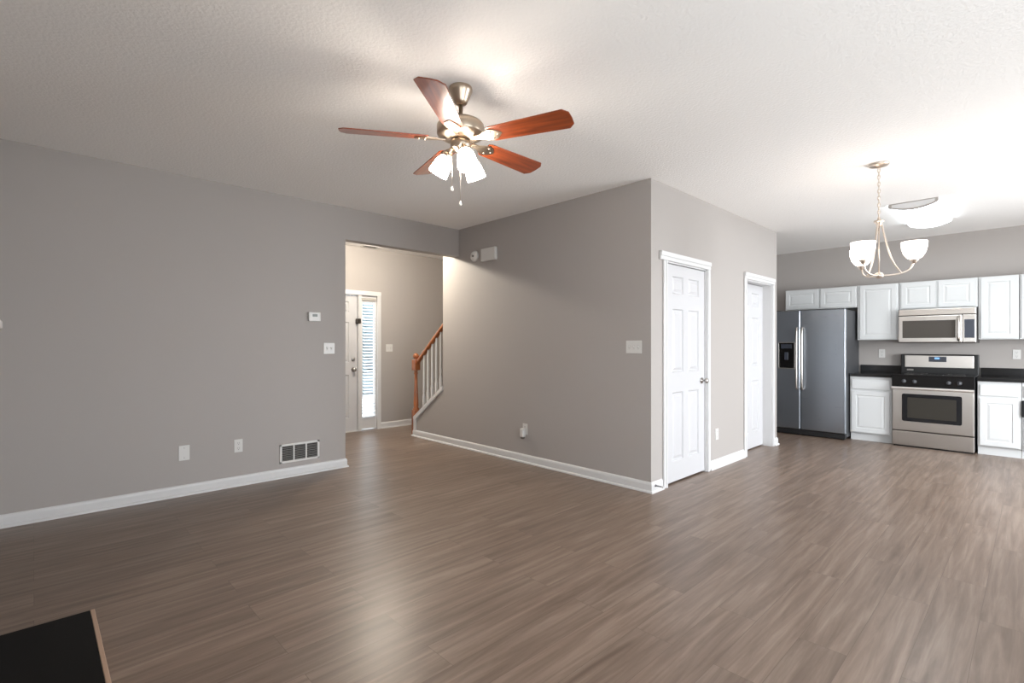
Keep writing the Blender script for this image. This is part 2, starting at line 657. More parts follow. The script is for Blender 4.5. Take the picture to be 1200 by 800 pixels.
# ------------------------------------------------------------------ panelled doors
def six_panels(w):
    s, m = 0.125, 0.10                      # stile, mullion
    c = w / 2
    cols = [(s, c - m / 2), (c + m / 2, w - s)]
    rows = [(0.205, 0.845), (1.03, 1.625), (1.765, 1.93)]
    return [(a, b, r0, r1) for a, b in cols for r0, r1 in rows]


def door_slab(w, h, th=0.038):
    return paneled(new(), 0, w, 0.016, h, 0, th, six_panels(w), 0.013, ins=(0.010, 0.022, 0.045))


# door 1: closet door, hinges left, knob right
d1w = D1[1] - D1[0] - 0.028
d = struct('door_1', door_slab(d1w, 2.034), 'door', loc=(D1[0] + 0.014, YR + 0.014, 0), label='white six panel closet door with a nickel knob, nearer of two', cat='door')
for z in (1.80, 1.05, 0.29):
    bm = new()
    tube(bm, [(-0.003, -0.006, z), (-0.003, -0.006, z + 0.09)], 0.006, 8)
    box(bm, -0.006, 0.016, -0.003, 0.002, z, z + 0.09)
    obj('hinge', bm, 'chrome', d)
bm = new()
lathe(bm, [(0, 0), (0.031, 0), (0.031, -0.006), (0.012, -0.012), (0.011, -0.03), (0.024, -0.04), (0.028, -0.052), (0.022, -0.064), (0, -0.068)], (d1w - 0.06, 0, 0.93), (0, 1, 0), 20)
obj('knob', bm, 'chrome', d)

# door 2: set back in its jamb
d2w = D2[1] - D2[0] - 0.026
d = struct('door_2', door_slab(d2w, 2.03), 'door', loc=(D2[0] + 0.013, YR + 0.105, 0), label='white six panel door set back in its jamb, beside the refrigerator', cat='door')
bm = new()
lathe(bm, [(0, 0), (0.031, 0), (0.031, -0.006), (0.012, -0.012), (0.011, -0.03), (0.024, -0.04), (0.028, -0.052), (0.022, -0.064), (0, -0.068)], (0.06, 0, 0.93), (0, 1, 0), 20)
obj('knob', bm, 'chrome', d)

# door 3: front door in the foyer
fw = FD[1] - FD[0] - 0.02
d = struct('door_3', door_slab(fw, 2.02, 0.045), 'door', loc=(FD[0] + 0.01, YF + 0.03, 0), label='white front door in the foyer with deadbolt and knob', cat='door')
bm = new()
lathe(bm, [(0, 0), (0.032, 0), (0.032, -0.008), (0.012, -0.014), (0.012, -0.03), (0.026, -0.042), (0.028, -0.056), (0.02, -0.066), (0, -0.07)], (fw - 0.06, 0, 0.92), (0, 1, 0), 18)
obj('knob', bm, 'chrome', d)
bm = new()
lathe(bm, [(0, 0), (0.03, 0), (0.028, -0.014), (0.02, -0.02), (0, -0.02)], (fw - 0.06, 0, 1.072), (0, 1, 0), 18)
box(bm, fw - 0.065, fw - 0.055, -0.034, -0.016, 1.055, 1.09, 0.003)
obj('deadbolt', bm, 'chrome', d)
bm = new()
box(bm, fw - 0.03, fw + 0.045, -0.05, -0.01, 1.60, 1.68, 0.012)
obj('security_latch', bm, mat('dark_bronze', rgb(62, 58, 54), 0.4, metal=0.6), d)

# front door casing round door and sidelight, threshold
bm = new()
box(bm, FD[0] - 0.06, FD[0], YF - 0.018, YF, 0, 2.03, 0.004)
box(bm, SL[1], SL[1] + 0.06, YF - 0.018, YF, 0, 2.03, 0.004)
box(bm, FD[1] - 0.004, SL[0] + 0.006, YF - 0.012, YF + T, 0, 2.03, 0.003)
box(bm, FD[0] - 0.06, SL[1] + 0.06, YF - 0.022, YF, 2.03, 2.095, 0.004)
box(bm, FD[0], FD[1], YF, YF + T, 0, 0.014)
struct('trim_4', bm, 'white')

# window 1: sidelight with mini blind
w1 = struct('window_1', box(box(box(box(new(), SL[0], SL[0] + 0.035, YF + 0.02, YF + 0.07, 0.02, 2.03), SL[1] - 0.03, SL[1], YF + 0.02, YF + 0.07, 0.02, 2.03), SL[0] + 0.035, SL[1] - 0.03, YF + 0.02, YF + 0.07, 0.02, 0.19), SL[0] + 0.035, SL[1] - 0.03, YF + 0.02, YF + 0.07, 1.93, 2.03), 'white', label='tall narrow sidelight window beside the front door, full of daylight', cat='window')
obj('pane', box(new(), SL[0] + 0.03, SL[1] - 0.025, YF + 0.042, YF + 0.048, 0.185, 1.935), 'glass', w1)
bl = thing('window_blind', 'white slatted blind inside the sidelight window', 'blind', ((SL[0] + SL[1]) / 2, YF + 0.008, 0))
hw = (SL[1] - SL[0]) / 2
obj('head_rail', box(new(), -hw + 0.012, hw - 0.010, -0.012, 0.012, 1.955, 1.995, 0.003), mat('grey_rail', rgb(176, 172, 166), 0.5), bl)
bm = new()
z = 0.25
while z < 1.94:
    vs = [bm.verts.new(p) for p in ((-hw + 0.038, -0.020, z - 0.012), (hw - 0.034, -0.020, z - 0.012), (hw - 0.034, 0.020, z + 0.012), (-hw + 0.038, 0.020, z + 0.012))]
    bm.faces.new(vs)
    z += 0.046
o = obj('slats', bm, 'blind', bl)
s = o.modifiers.new('thickness', 'SOLIDIFY')
s.thickness = 0.0025
obj('bottom_rail', box(new(), -hw + 0.034, hw - 0.03, -0.009, 0.009, 0.196, 0.212, 0.003), 'blind', bl)

# ------------------------------------------------------------------ stairs
st = struct('stairs', new(), 'white')
bm = new()
for i in range(8):
    y = FOOT_Y - 0.03 - 0.262 * i
    if y - 0.262 < YR + T:
        break
    box(bm, XM + T + 0.012, 5.05, y - 0.262, y, 0, 0.186 * (i + 1) - 0.028)
me_parent = st
obj('risers', bm, 'white', st)
bm = new()
for i in range(8):
    y = FOOT_Y - 0.03 - 0.262 * i
    box(bm, XM + T + 0.012, 5.05, y - 0.262, y + 0.025, 0.186 * (i + 1) - 0.028, 0.186 * (i + 1), 0.008)
obj('treads', bm, 'tread', st)

# stair railing: newel, handrail, balusters
rail = thing('stair_railing', 'stained oak handrail and newel post with white balusters beside the stairs', 'railing', (XM + 0.06, 6.115, 0))
bm = new()
hb = 0.045
box(bm, -hb, hb, -hb, hb, 0.0, 0.36, 0.004)
lathe(bm, [(0.044, 0.36), (0.046, 0.375), (0.030, 0.40), (0.036, 0.42), (0.034, 0.50), (0.024, 0.72), (0.021, 0.86), (0.030, 0.885), (0.020, 0.90), (0.030, 0.92)], (0, 0, 0), (0, 0, 1), 20)
box(bm, -hb, hb, -hb, hb, 0.925, 1.075, 0.006)
lathe(bm, [(0.034, 1.075), (0.022, 1.085), (0.040, 1.105), (0.046, 1.125), (0.038, 1.15), (0.016, 1.168), (0, 1.172)], (0, 0, 0), (0, 0, 1), 20)
obj('newel_post', bm, 'oak', rail)
sl = (1.60 - 1.04) / (6.08 - M_END)          # rail slope
bm = new()
ly0, ly1 = -0.035, M_END - 6.115 + 0.002
def rz(ly):
    return 1.035 + (-ly - 0.035) * sl
prof = [(-0.028, -0.02), (-0.030, 0.0), (-0.022, 0.026), (0, 0.034), (0.022, 0.026), (0.030, 0.0), (0.028, -0.02), (0.018, -0.032), (-0.018, -0.032)]
A = [bm.verts.new((a, ly0, rz(ly0) + b)) for a, b in prof]
B = [bm.verts.new((a, ly1, rz(ly1) + b)) for a, b in prof]
bm.faces.new(A); bm.faces.new(B[::-1])
for k in range(len(prof)):
    bm.faces.new([A[k], A[(k + 1) % len(prof)], B[(k + 1) % len(prof)], B[k]])
obj('handrail', bm, 'oak', rail)
def capz(y):
    return FOOT_Z + (FOOT_Y - y) * (SLOPE_Z - FOOT_Z) / (FOOT_Y - M_END) + 0.02
for wy in (5.915, 5.815, 5.715, 5.615, 5.515, 5.42):
    ly = wy - 6.115
    z0, z1 = capz(wy), rz(ly) - 0.02
    bm = new()
    box(bm, -0.015, 0.015, -0.015, 0.015, z0 - 0.01, z0 + 0.20, 0.002)
    lathe(bm, [(0.014, z0 + 0.20), (0.017, z0 + 0.22), (0.011, z0 + 0.24), (0.016, z0 + 0.27), (0.013, z0 + 0.45), (0.009, z1)], (0, ly * 0, 0), (0, 0, 1), 10)
    bmesh.ops.translate(bm, verts=bm.verts, vec=(0, ly, 0))
    obj('baluster', bm, 'white', rail)

# ------------------------------------------------------------------ kitchen: cabinets (local x runs along -Y, local y into the wall)
UP_TOP, UP_BOT = 2.118, 1.355
UP_X = 8.398            # face frame plane of the upper cabinets
CAB_PANEL = dict(groove=0.006, ins=(0.004, 0.012, 0.032))


def cab_door(x0, x1, z0, z1, inset=0.052):
    return paneled(new(), x0, x1, z0, z1, -0.019, 0.018, [(x0 + inset, x1 - inset, z0 + inset, z1 - inset)], **CAB_PANEL)


def wall_cabinet(label, y_left, y_right, zb, doors, zt=UP_TOP, depth=None):
    w = y_left - y_right
    t = thing('wall_cabinet', label, 'cabinet', (UP_X, y_left, zb), WEST, 'white wall cabinets')
    obj('carcass', box(new(), 0.001, w - 0.001, 0, XK - UP_X - 0.002, 0, zt - zb, 0.002), 'cab', t)
    for a, b in doors:
        obj('door', cab_door(y_left - a, y_left - b, 0.014, zt - zb - 0.014), 'cab', t)
    return t


wall_cabinet('short white two-door wall cabinet above the refrigerator', 2.668, 1.736, 1.815, [(2.655, 2.215), (2.185, 1.752)])
wall_cabinet('tall white single-door wall cabinet between refrigerator and microwave', 1.732, 1.265, UP_BOT, [(1.700, 1.292)])
wall_cabinet('short white two-door wall cabinet above the microwave', 1.261, 0.487, 1.757, [(1.236, 0.886), (0.856, 0.508)])
wall_cabinet('tall white single-door wall cabinet right of the microwave', 0.483, 0.130, UP_BOT, [(0.458, 0.152)])
wall_cabinet('white wall cabinet cut off by the right picture edge', 0.126, -0.60, UP_BOT, [(0.108, -0.225), (-0.25, -0.585)])

BASE_X = 8.05


def base_cabinet(label, y_left, y_right, cols):
    w = y_left - y_right
    t = thing('base_cabinet', label, 'cabinet', (BASE_X, y_left, 0), WEST, 'white base cabinets')
    bm = new()
    box(bm, 0.001, w - 0.001, 0, XK - BASE_X - 0.002, 0.105, 0.862, 0.002)
    obj('carcass', bm, 'cab', t)
    obj('toe_kick', box(new(), 0.001, w - 0.001, 0.045, 0.065, 0, 0.105), 'cab', t)
    for a, b in cols:
        obj('drawer', box(new(), y_left - a, y_left - b, -0.019, -0.001, 0.695, 0.822, 0.005), 'cab', t)
        obj('door', cab_door(y_left - a, y_left - b, 0.118, 0.665), 'cab', t)
    return t


base_cabinet('white base cabinet with drawer and door between refrigerator and range', 1.745, 1.283, [(1.722, 1.306)])
base_cabinet('white base cabinet with drawer and door right of the range', 0.470, 0.106, [(0.448, 0.122)])
base_cabinet('white base cabinet cut off by the right picture edge', 0.104, -0.60, [(0.086, -0.23), (-0.26, -0.585)])


def countertop(label, y_left, y_right):
    w = y_left - y_right
    t = thing('countertop', label, 'countertop', (8.015, y_left, 0.863), WEST, 'black granite countertops')
    obj('slab', box(new(), 0, w, 0, XK - 8.015 - 0.002, 0, 0.038, 0.004), 'granite', t)
    obj('backsplash', box(new(), 0, w, XK - 8.015 - 0.022, XK - 8.015 - 0.002, 0.038, 0.137, 0.002), 'granite', t)
    return t


countertop('short black granite countertop between refrigerator and range', 1.752, 1.281)
countertop('black granite countertop right of the range, running out of the picture', 0.476, -0.60)

# ------------------------------------------------------------------ refrigerator
FX, FYL, FYR = 7.87, 2.665, 1.757
fr = thing('refrigerator', 'stainless steel side-by-side refrigerator with a black ice dispenser', 'refrigerator', (FX, FYL, 0), WEST)
W = FYL - FYR
split = FYL - 2.305
obj('body', box(new(), 0.004, W - 0.004, 0.075, 0.76, 0.03, 1.765, 0.006), 'fridge_side', fr)
for a, b, nm in ((0.0, split - 0.004, 0), (split + 0.004, W, 1)):
    dr = obj('door', box(new(), a, b, 0, 0.068, 0.085, 1.775, 0.012, 3), 'fridge', fr)
    # bar handle with its two stand-offs beside the split
    hx = split - 0.037 if nm == 0 else split + 0.033
    bm = new()
    tube(bm, curve_pts([(hx, -0.004, 0.665), (hx, -0.045, 0.70), (hx, -0.052, 1.09), (hx, -0.045, 1.49), (hx, -0.004, 1.525)], 24), 0.0125, 10)
    obj('handle', bm, 'steel', dr)
    if nm == 0:
        bm = new()
        dx0, dx1, dz0, dz1 = FYL - 2.585, FYL - 2.385, 0.955, 1.315
        box(bm, dx0 - 0.012, dx1 + 0.012, -0.006, 0.002, dz0 - 0.012, dz0, 0.002)
        box(bm, dx0 - 0.012, dx1 + 0.012, -0.006, 0.002, dz1, dz1 + 0.012, 0.002)
        box(bm, dx0 - 0.012, dx0, -0.006, 0.002, dz0, dz1, 0.002)
        box(bm, dx1, dx1 + 0.012, -0.006, 0.002, dz0, dz1, 0.002)
        obj('dispenser_frame', bm, 'steel', dr)
        bm = new()
        box(bm, dx0, dx1, -0.003, 0.003, dz0, dz1)
        obj('dispenser', bm, 'black', dr)
        bm = new()
        box(bm, dx0 + 0.03, dx1 - 0.03, -0.012, -0.002, 1.235, 1.295, 0.003)
        obj('dispenser_buttons', bm, 'keypad', dr)
        bm = new()
        box(bm, dx0 + 0.075, dx1 - 0.075, -0.016, -0.002, 1.07, 1.18, 0.006)
        obj('dispenser_paddle', bm, 'keypad', dr)
obj('kick_grille', box(new(), 0.01, W - 0.01, 0.02, 0.09, 0.012, 0.082, 0.004), 'matte_black', fr)
for x in (0.05, W - 0.05):
    obj('foot', lathe(new(), [(0, 0), (0.022, 0), (0.02, 0.03), (0, 0.03)], (x, 0.06, 0), (0, 0, 1), 14), 'matte_black', fr)
for x in (0.02, W - 0.09):
    obj('hinge_cover', box(new(), x, x + 0.07, 0.03, 0.12, 1.765, 1.785, 0.004), 'fridge_side', fr)

# ------------------------------------------------------------------ range
RX, RYL, RYR = 7.975, 1.277, 0.487
rg = thing('range', 'stainless steel kitchen range with black cooktop and oven window', 'stove', (RX, RYL, 0), WEST)
W = RYL - RYR
DEP = XK - RX - 0.03
obj('body', box(new(), 0.002, W - 0.002, 0.035, DEP, 0.03, 0.895, 0.004), 'matte_black', rg)
obj('cooktop', box(new(), 0, W, 0.0, DEP - 0.02, 0.895, 0.912, 0.005), 'black', rg)
for bx, by, br in ((0.2, 0.17, 0.09), (0.59, 0.17, 0.105), (0.2, 0.45, 0.105), (0.59, 0.45, 0.08)):
    obj('burner_ring', lathe(new(), [(br - 0.004, 0.9123), (br, 0.9126), (br + 0.003, 0.9123)], (bx, by, 0), (0, 0, 1), 32), 'slot', rg)
bm = new()
prism(bm, [(0.035, 0.765), (0.0, 0.765), (0.006, 0.895), (0.035, 0.895)], 0.004, W - 0.004, 'yz')
obj('control_panel', bm, 'black', rg)
for ky in (1.150, 1.045, 0.720, 0.622):
    kx = RYL - ky
    bm = new()
    lathe(bm, [(0, 0), (0.024, 0), (0.022, -0.012), (0.018, -0.028), (0, -0.03)], (kx, 0.004, 0.828), (0, 1, 0), 18)
    box(bm, kx - 0.004, kx + 0.004, -0.034, -0.006, 0.812, 0.846, 0.002)
    obj('knob', bm, mat('grey_knob', rgb(70, 71, 74), 0.35), rg) if ky == 1.150 else obj('knob', bm, bpy.data.materials['grey_knob'], rg)
od = obj('oven_door', box(new(), 0.006, W - 0.006, 0.0, 0.045, 0.205, 0.757, 0.008), 'steel', rg)
bm = new()
wx0, wx1 = RYL - 1.170, RYL - 0.600
rr = 0.03
def round_rect(x0, x1, z0, z1, r, n=5):
    pts = []
    for cx, cz, a0 in ((x1 - r, z0 + r, -PI / 2), (x1 - r, z1 - r, 0), (x0 + r, z1 - r, PI / 2), (x0 + r, z0 + r, PI)):
        for i in range(n + 1):
            a = a0 + PI / 2 * i / n
            pts.append((cx + r * math.cos(a), cz + r * math.sin(a)))
    return pts
prism(bm, round_rect(wx0, wx1, 0.325, 0.672, 0.022), -0.003, 0.004, 'xz')
wn = obj('oven_window', bm, 'oven_border', od)
obj('inner_glass', prism(new(), round_rect(wx0 + 0.055, wx1 - 0.05, 0.372, 0.626, 0.006), -0.0045, 0.0, 'xz'), 'oven_glass', od)
bm = new()
prism(bm, [(-0.001, 0.722), (-0.045, 0.727), (-0.05, 0.742), (-0.045, 0.757), (-0.03, 0.760), (-0.001, 0.758)], 0.006, W - 0.006, 'yz')
obj('handle', bm, mat('bright_steel', rgb(222, 220, 218), 0.3, metal=0.9), od)
obj('drawer', box(new(), 0.006, W - 0.006, 0.0, 0.04, 0.018, 0.196, 0.006), 'steel', rg)
obj('foot_strip', box(new(), 0.02, W - 0.02, 0.02, 0.08, 0.0, 0.03), 'matte_black', rg)
bg = obj('backguard', box(new(), 0.008, W - 0.002, DEP - 0.085, DEP, 0.905, 1.162, 0.008), 'matte_black', rg)
by = DEP - 0.085
obj('backguard_panel', box(new(), 0.050, W - 0.047, by - 0.006, by + 0.004, 0.988, 1.148, 0.004), 'steel', bg)
obj('clock_panel', box(new(), RYL - 0.975, RYL - 0.795, by - 0.009, by - 0.002, 1.064, 1.132, 0.003), 'keypad', bg)
obj('clock_display', box(new(), RYL - 0.915, RYL - 0.865, by - 0.0105, by - 0.008, 1.098, 1.122), 'display', bg)
obj('badge', box(new(), RYL - 1.205, RYL - 1.135, by - 0.003, by + 0.002, 0.942, 0.962, 0.002), 'chrome', bg)

# ------------------------------------------------------------------ microwave
MX, MYL, MYR = 8.285, 1.258, 0.490
mw = thing('microwave', 'stainless steel over-the-range microwave with dark door window', 'microwave', (MX, MYL, 1.312), WEST)
W = MYL - MYR
H = 1.753 - 1.312
obj('body', box(new(), 0.0, W, 0.035, XK - MX - 0.003, 0, H, 0.004), mat('dark_grey_case', rgb(66, 62, 60), 0.35), mw)
obj('vent_strip', box(new(), 0.006, W - 0.006, 0.004, 0.034, H - 0.085, H - 0.004, 0.006), 'steel', mw)
md = obj('door', box(new(), 0.006, 0.634, 0.0, 0.034, 0.008, H - 0.091, 0.007), 'steel', mw)
obj('window', box(new(), MYL - 1.210, MYL - 0.683, -0.003, 0.004, 0.064, 0.290, 0.003), mat('microwave_glass', rgb(72, 68, 64), 0.15), md)
bm = new()
tube(bm, curve_pts([(MYL - 0.655, 0.0, 0.03), (MYL - 0.655, -0.032, 0.06), (MYL - 0.655, -0.036, 0.17), (MYL - 0.655, -0.032, 0.295), (MYL - 0.655, 0.0, 0.325)], 20), 0.013, 10)
obj('handle', bm, 'steel', md)
cp = obj('control_panel', box(new(), 0.638, W - 0.006, 0.0, 0.034, 0.008, H - 0.091, 0.006), 'steel', mw)
obj('keypad', box(new(), MYL - 0.602, MYL - 0.508, -0.002, 0.004, 0.062, 0.292, 0.003), 'keypad', cp)

# unidentified black shape at the right picture edge, built as a pot holder
ph = tag(obj('black_object', box(new(), 0, 0.17, -0.012, 0.006, 0.0, 0.185, 0.008), 'cloth', loc=(BASE_X - 0.03, 0.104, 0.478), rotz=WEST), 'unidentified small black object at the right edge, built as a cloth pot holder', 'pot holder')

# ------------------------------------------------------------------ ceiling lights
# kitchen fixture: long acrylic diffuser between two bowed end frames
fl = thing('ceiling_light', 'long white acrylic ceiling light glowing over the kitchen', 'ceiling light', (6.42, 0.855, CEIL))
def bow(w, drop, n=14, top=0.0):
    pts = [(-w / 2, top)]
    for i in range(n + 1):
        t = -1 + 2 * i / n
        pts.append((t * w / 2, -0.036 - drop * (1 - t * t)))
    pts.append((w / 2, top))
    return pts
LEN = 1.20
obj('diffuser', prism(new(), bow(0.37, 0.030), 0.028, LEN - 0.028, 'yz'), 'flush', fl)
for x in (0.0, LEN - 0.028):
    e = obj('end_frame', prism(new(), bow(0.40, 0.046), x, x + 0.028, 'yz', 0.004), 'chrome', fl)
    if x == 0.0:
        obj('end_plate', prism(new(), [(a * 0.86, b * 0.70 - 0.010) for a, b in bow(0.40, 0.046)], -0.002, 0.006, 'yz'), 'white', e)

# chandelier
Rv = Vector((math.sin(YAW), -math.cos(YAW), 0))
Fv = Vector((math.cos(YAW), math.sin(YAW), 0))
Fc = Vector((4.908, 0.867, 0)).normalized()
Rc = Vector((Fc.y, -Fc.x, 0))
ch = thing('chandelier', 'satin nickel three-light chandelier with glowing glass bowls over the dining area', 'chandelier', (4.908, 0.867, CEIL))
obj('canopy', lathe(new(), [(0, 0), (0.068, 0), (0.07, -0.008), (0.062, -0.018), (0.03, -0.026), (0.012, -0.034), (0, -0.036)]), 'chand', ch)
bm = new()
zc = -0.036
k = 0
while zc > -0.445:
    pts = []
    for i in range(13):
        a = 2 * PI * i / 12
        u, v = 0.009 * math.cos(a), 0.019 * math.sin(a)
        pts.append((u if k % 2 else 0, 0 if k % 2 else u, zc - 0.015 + v))
    tube(bm, pts, 0.0024, 6, cap=False)
    zc -= 0.028
    k += 1
tube(bm, [(0.004, 0.0, -0.03), (0.006, 0.003, -0.2), (0.0, 0.004, -0.46)], 0.002, 6)
obj('chain', bm, 'chand', ch)
obj('top_collar', lathe(new(), [(0, -0.43), (0.008, -0.435), (0.012, -0.45), (0.034, -0.455), (0.036, -0.468), (0.024, -0.474), (0.016, -0.50), (0, -0.505)]), 'chand', ch)
ZB = 1.838 - CEIL
obj('bottom_hub', lathe(new(), [(0, ZB + 0.035), (0.012, ZB + 0.033), (0.026, ZB + 0.025), (0.034, ZB + 0.012), (0.03, ZB - 0.004), (0.014, ZB - 0.014), (0, ZB - 0.018)]), 'chand', ch)
obj('column', tube(new(), [(0, 0, -0.49), (0, 0, ZB + 0.03)], 0.0055, 10), 'chand', ch)
for kk in range(3):
    a = math.radians(120 * kk + 3)
    u = Rc * math.cos(a) + Fc * math.sin(a)
    def at(r, z):
        return u * r + Vector((0, 0, z))
    bm = new()
    tube(bm, curve_pts([at(0.02, ZB + 0.005), at(0.09, ZB + 0.008), at(0.145, ZB + 0.018), at(0.195, ZB + 0.045), at(0.222, ZB + 0.10)], 24), 0.0065, 8)
    arm = obj('arm', bm, 'chand', ch)
    obj('socket_cup', lathe(new(), [(0, ZB + 0.085), (0.014, ZB + 0.088), (0.018, ZB + 0.10), (0.03, ZB + 0.112), (0.03, ZB + 0.118), (0, ZB + 0.12)], at(0.222, 0)), 'chand', arm)
    bm = new()
    tube(bm, curve_pts([at(0.016, -0.468), at(0.032, -0.56), at(0.062, -0.70), at(0.095, ZB + 0.10), at(0.142, ZB + 0.018)], 24), 0.0065, 8)
    obj('brace_rod', bm, 'chand', ch)
    bm = new()
    zs = ZB + 0.118
    lathe(bm, [(0.024, zs), (0.046, zs + 0.012), (0.068, zs + 0.044), (0.080, zs + 0.086), (0.084, zs + 0.136), (0.080, zs + 0.136), (0.076, zs + 0.086), (0.064, zs + 0.048), (0.042, zs + 0.018), (0, zs + 0.012)], at(0.222, 0), n=28)
    obj('glass_shade', bm, 'chand_shade', ch)

# ceiling fan
FZ = 2.45 - CEIL
fan = thing('ceiling_fan', 'five-blade cherry wood ceiling fan with lit frosted glass shades', 'ceiling fan', (1.745, 2.245, CEIL))
obj('canopy', lathe(new(), [(0, 0), (0.064, 0), (0.066, -0.006), (0.066, -0.022), (0.060, -0.032), (0.047, -0.064), (0.040, -0.076), (0.036, -0.088), (0.024, -0.096), (0.013, -0.098), (0, -0.10)]), 'nickel', fan)
obj('downrod', lathe(new(), [(0, -0.08), (0.012, -0.08), (0.012, -0.17), (0.024, -0.172), (0.026, -0.185), (0, -0.19)], n=16), 'nickel', fan)
obj('motor_housing', lathe(new(), [(0, -0.182), (0.05, -0.184), (0.095, -0.190), (0.120, -0.200), (0.132, -0.214), (0.134, -0.220), (0.134, -0.262), (0.130, -0.270), (0.112, -0.282), (0.08, -0.296), (0, -0.30)], n=40), 'nickel', fan)
pitch = math.radians(13)
for kk in range(5):
    a = math.radians(3.5 + 72 * kk)
    u = Vector((math.cos(a), math.sin(a), 0))
    t = Vector((-math.sin(a), math.cos(a), 0))           # counter-clockwise edge
    w_ = (t * math.cos(pitch) - Vector((0, 0, 1)) * math.sin(pitch))
    nrm = u.cross(w_).normalized()
    base = Vector((0, 0, FZ))
    outline = [(0.180, -0.050), (0.195, -0.060), (0.625, -0.076), (0.655, -0.046), (0.658, 0.0), (0.655, 0.046), (0.625, 0.076), (0.195, 0.060), (0.180, 0.050)]
    # blade mesh lives in its own frame so that its grain runs along the blade
    bm = new()
    prism(bm, outline, -0.003, 0.003, 'xy', 0.0012)
    rot = Matrix((u, w_, nrm)).transposed().to_4x4()
    b = obj('blade', bm, 'blade', fan)
    b.matrix_local = Matrix.Translation(base) @ rot
    # iron: arm from the motor to a scalloped plate under the blade
    bm = new()
    prism(bm, [(0.085, -0.014), (0.13, -0.016), (0.16, -0.034), (0.19, -0.046), (0.225, -0.036), (0.245, -0.016), (0.26, 0.0), (0.245, 0.016), (0.225, 0.036), (0.19, 0.046), (0.16, 0.034), (0.13, 0.016), (0.085, 0.014)], -0.009, -0.0035, 'xy', 0.0015)
    for sx, sy in ((0.20, -0.025), (0.20, 0.025), (0.235, 0.0)):
        lathe(bm, [(0, -0.013), (0.006, -0.012), (0.007, -0.009)], (sx, sy, 0), n=10)
    obj('blade_iron', bm, 'nickel', b)
obj('light_fitter', lathe(new(), [(0, -0.298), (0.052, -0.30), (0.060, -0.315), (0.058, -0.335), (0.046, -0.352), (0.026, -0.362), (0.012, -0.372), (0, -0.378)], n=32), 'nickel', fan)
for ang_d in (172, 292, 52):
    a = math.radians(ang_d)
    u = Rv * math.cos(a) + Fv * math.sin(a)
    ax = (u * 0.50 - Vector((0, 0, 0.866))).normalized()      # shade axis, down and out
    p0 = u * 0.034 + Vector((0, 0, -0.335))
    p1 = p0 + u * 0.020 - Vector((0, 0, 0.006))
    p2 = p1 + ax * 0.03
    bm = new()
    tube(bm, curve_pts([p0, p1, p2], 10), 0.010, 10)
    lathe(bm, [(0, 0.0), (0.022, 0.0), (0.026, 0.012), (0.026, 0.03), (0, 0.03)], p2, ax, 18)
    arm = obj('lamp_arm', bm, 'nickel', fan)
    bm = new()
    lathe(bm, [(0.024, 0.022), (0.036, 0.032), (0.048, 0.062), (0.053, 0.098), (0.056, 0.132), (0.053, 0.132), (0.049, 0.098), (0.043, 0.064), (0.03, 0.038), (0, 0.036)], p2, ax, 24)
    obj('lamp_shade', bm, 'fan_shade', fan)
for off, zl, lab in ((Rv * -0.047 - Fv * 0.02, -0.565, 0), (Rv * 0.003 - Fv * 0.05, -0.655, 1)):
    bm = new()
    tube(bm, [off + Vector((0, 0, -0.345)), off + Vector((0, 0, zl))], 0.0016, 6)
    pc = obj('pull_chain', bm, 'chand', fan)
    obj('fob', lathe(new(), [(0, zl + 0.004), (0.004, zl), (0.009, zl - 0.016), (0.007, zl - 0.024), (0, zl - 0.028)], off, n=12), 'plate', pc)

# foyer ceiling light (behind the header), and the lamp in it
fo = thing('foyer_ceiling_light', 'round glass ceiling light in the foyer', 'ceiling light', (3.20, 5.74, CEIL))
obj('base', lathe(new(), [(0, 0), (0.13, 0), (0.135, -0.012), (0.12, -0.02), (0, -0.02)]), 'chrome', fo)
obj('globe', lathe(new(), [(0.118, -0.018), (0.122, -0.04), (0.10, -0.075), (0.06, -0.095), (0, -0.10)]), 'foyer_glow', fo)
ld = bpy.data.lights.new('foyer_lamp', 'POINT')
ld.energy = FOYER_W
ld.color = (1.0, 0.92, 0.79)
ld.shadow_soft_size = 0.05
lo = bpy.data.objects.new('foyer_lamp', ld)
lo.location = (3.20, 5.74, CEIL - 0.13)
C.collection.objects.link(lo)

# foyer ceiling register
rg_ = thing('ceiling_register', 'small grey slotted ceiling register in the foyer', 'vent', (3.60, 6.80, CEIL))
obj('frame', box(new(), -0.13, 0.13, -0.07, 0.07, -0.008, 0, 0.003), 'plate', rg_)
obj('louvers', box(box(new(), -0.10, 0.10, -0.05, -0.005, -0.010, -0.006), -0.10, 0.10, 0.005, 0.05, -0.010, -0.006), 'slot', rg_)

# ------------------------------------------------------------------ wall plates and devices
def cover_plate(bm, w, h, th=0.006):
    return box(bm, -w / 2, w / 2, -th, 0, -h / 2, h / 2, 0.003)


def switch_plate(label, loc, rotz, gangs):
    w = 0.07 + 0.046 * (gangs - 1)
    t = thing('light_switch', label, 'light switch', loc, rotz, 'white switch plates')
    obj('plate', cover_plate(new(), w, 0.115), 'plate', t)
    for g in range(gangs):
        x = (g - (gangs - 1) / 2) * 0.046
        bm = new()
        box(bm, x - 0.010, x + 0.010, -0.0064, -0.005, -0.020, 0.020, 0.001)
        sw = obj('toggle_frame', bm, 'faint', t)
        bm = new()
        prism(bm, [(-0.006, -0.010), (-0.013, 0.003), (-0.012, 0.010), (-0.006, 0.012)], x - 0.005, x + 0.005, 'yz')
        obj('toggle', bm, 'plate', sw)
    return t


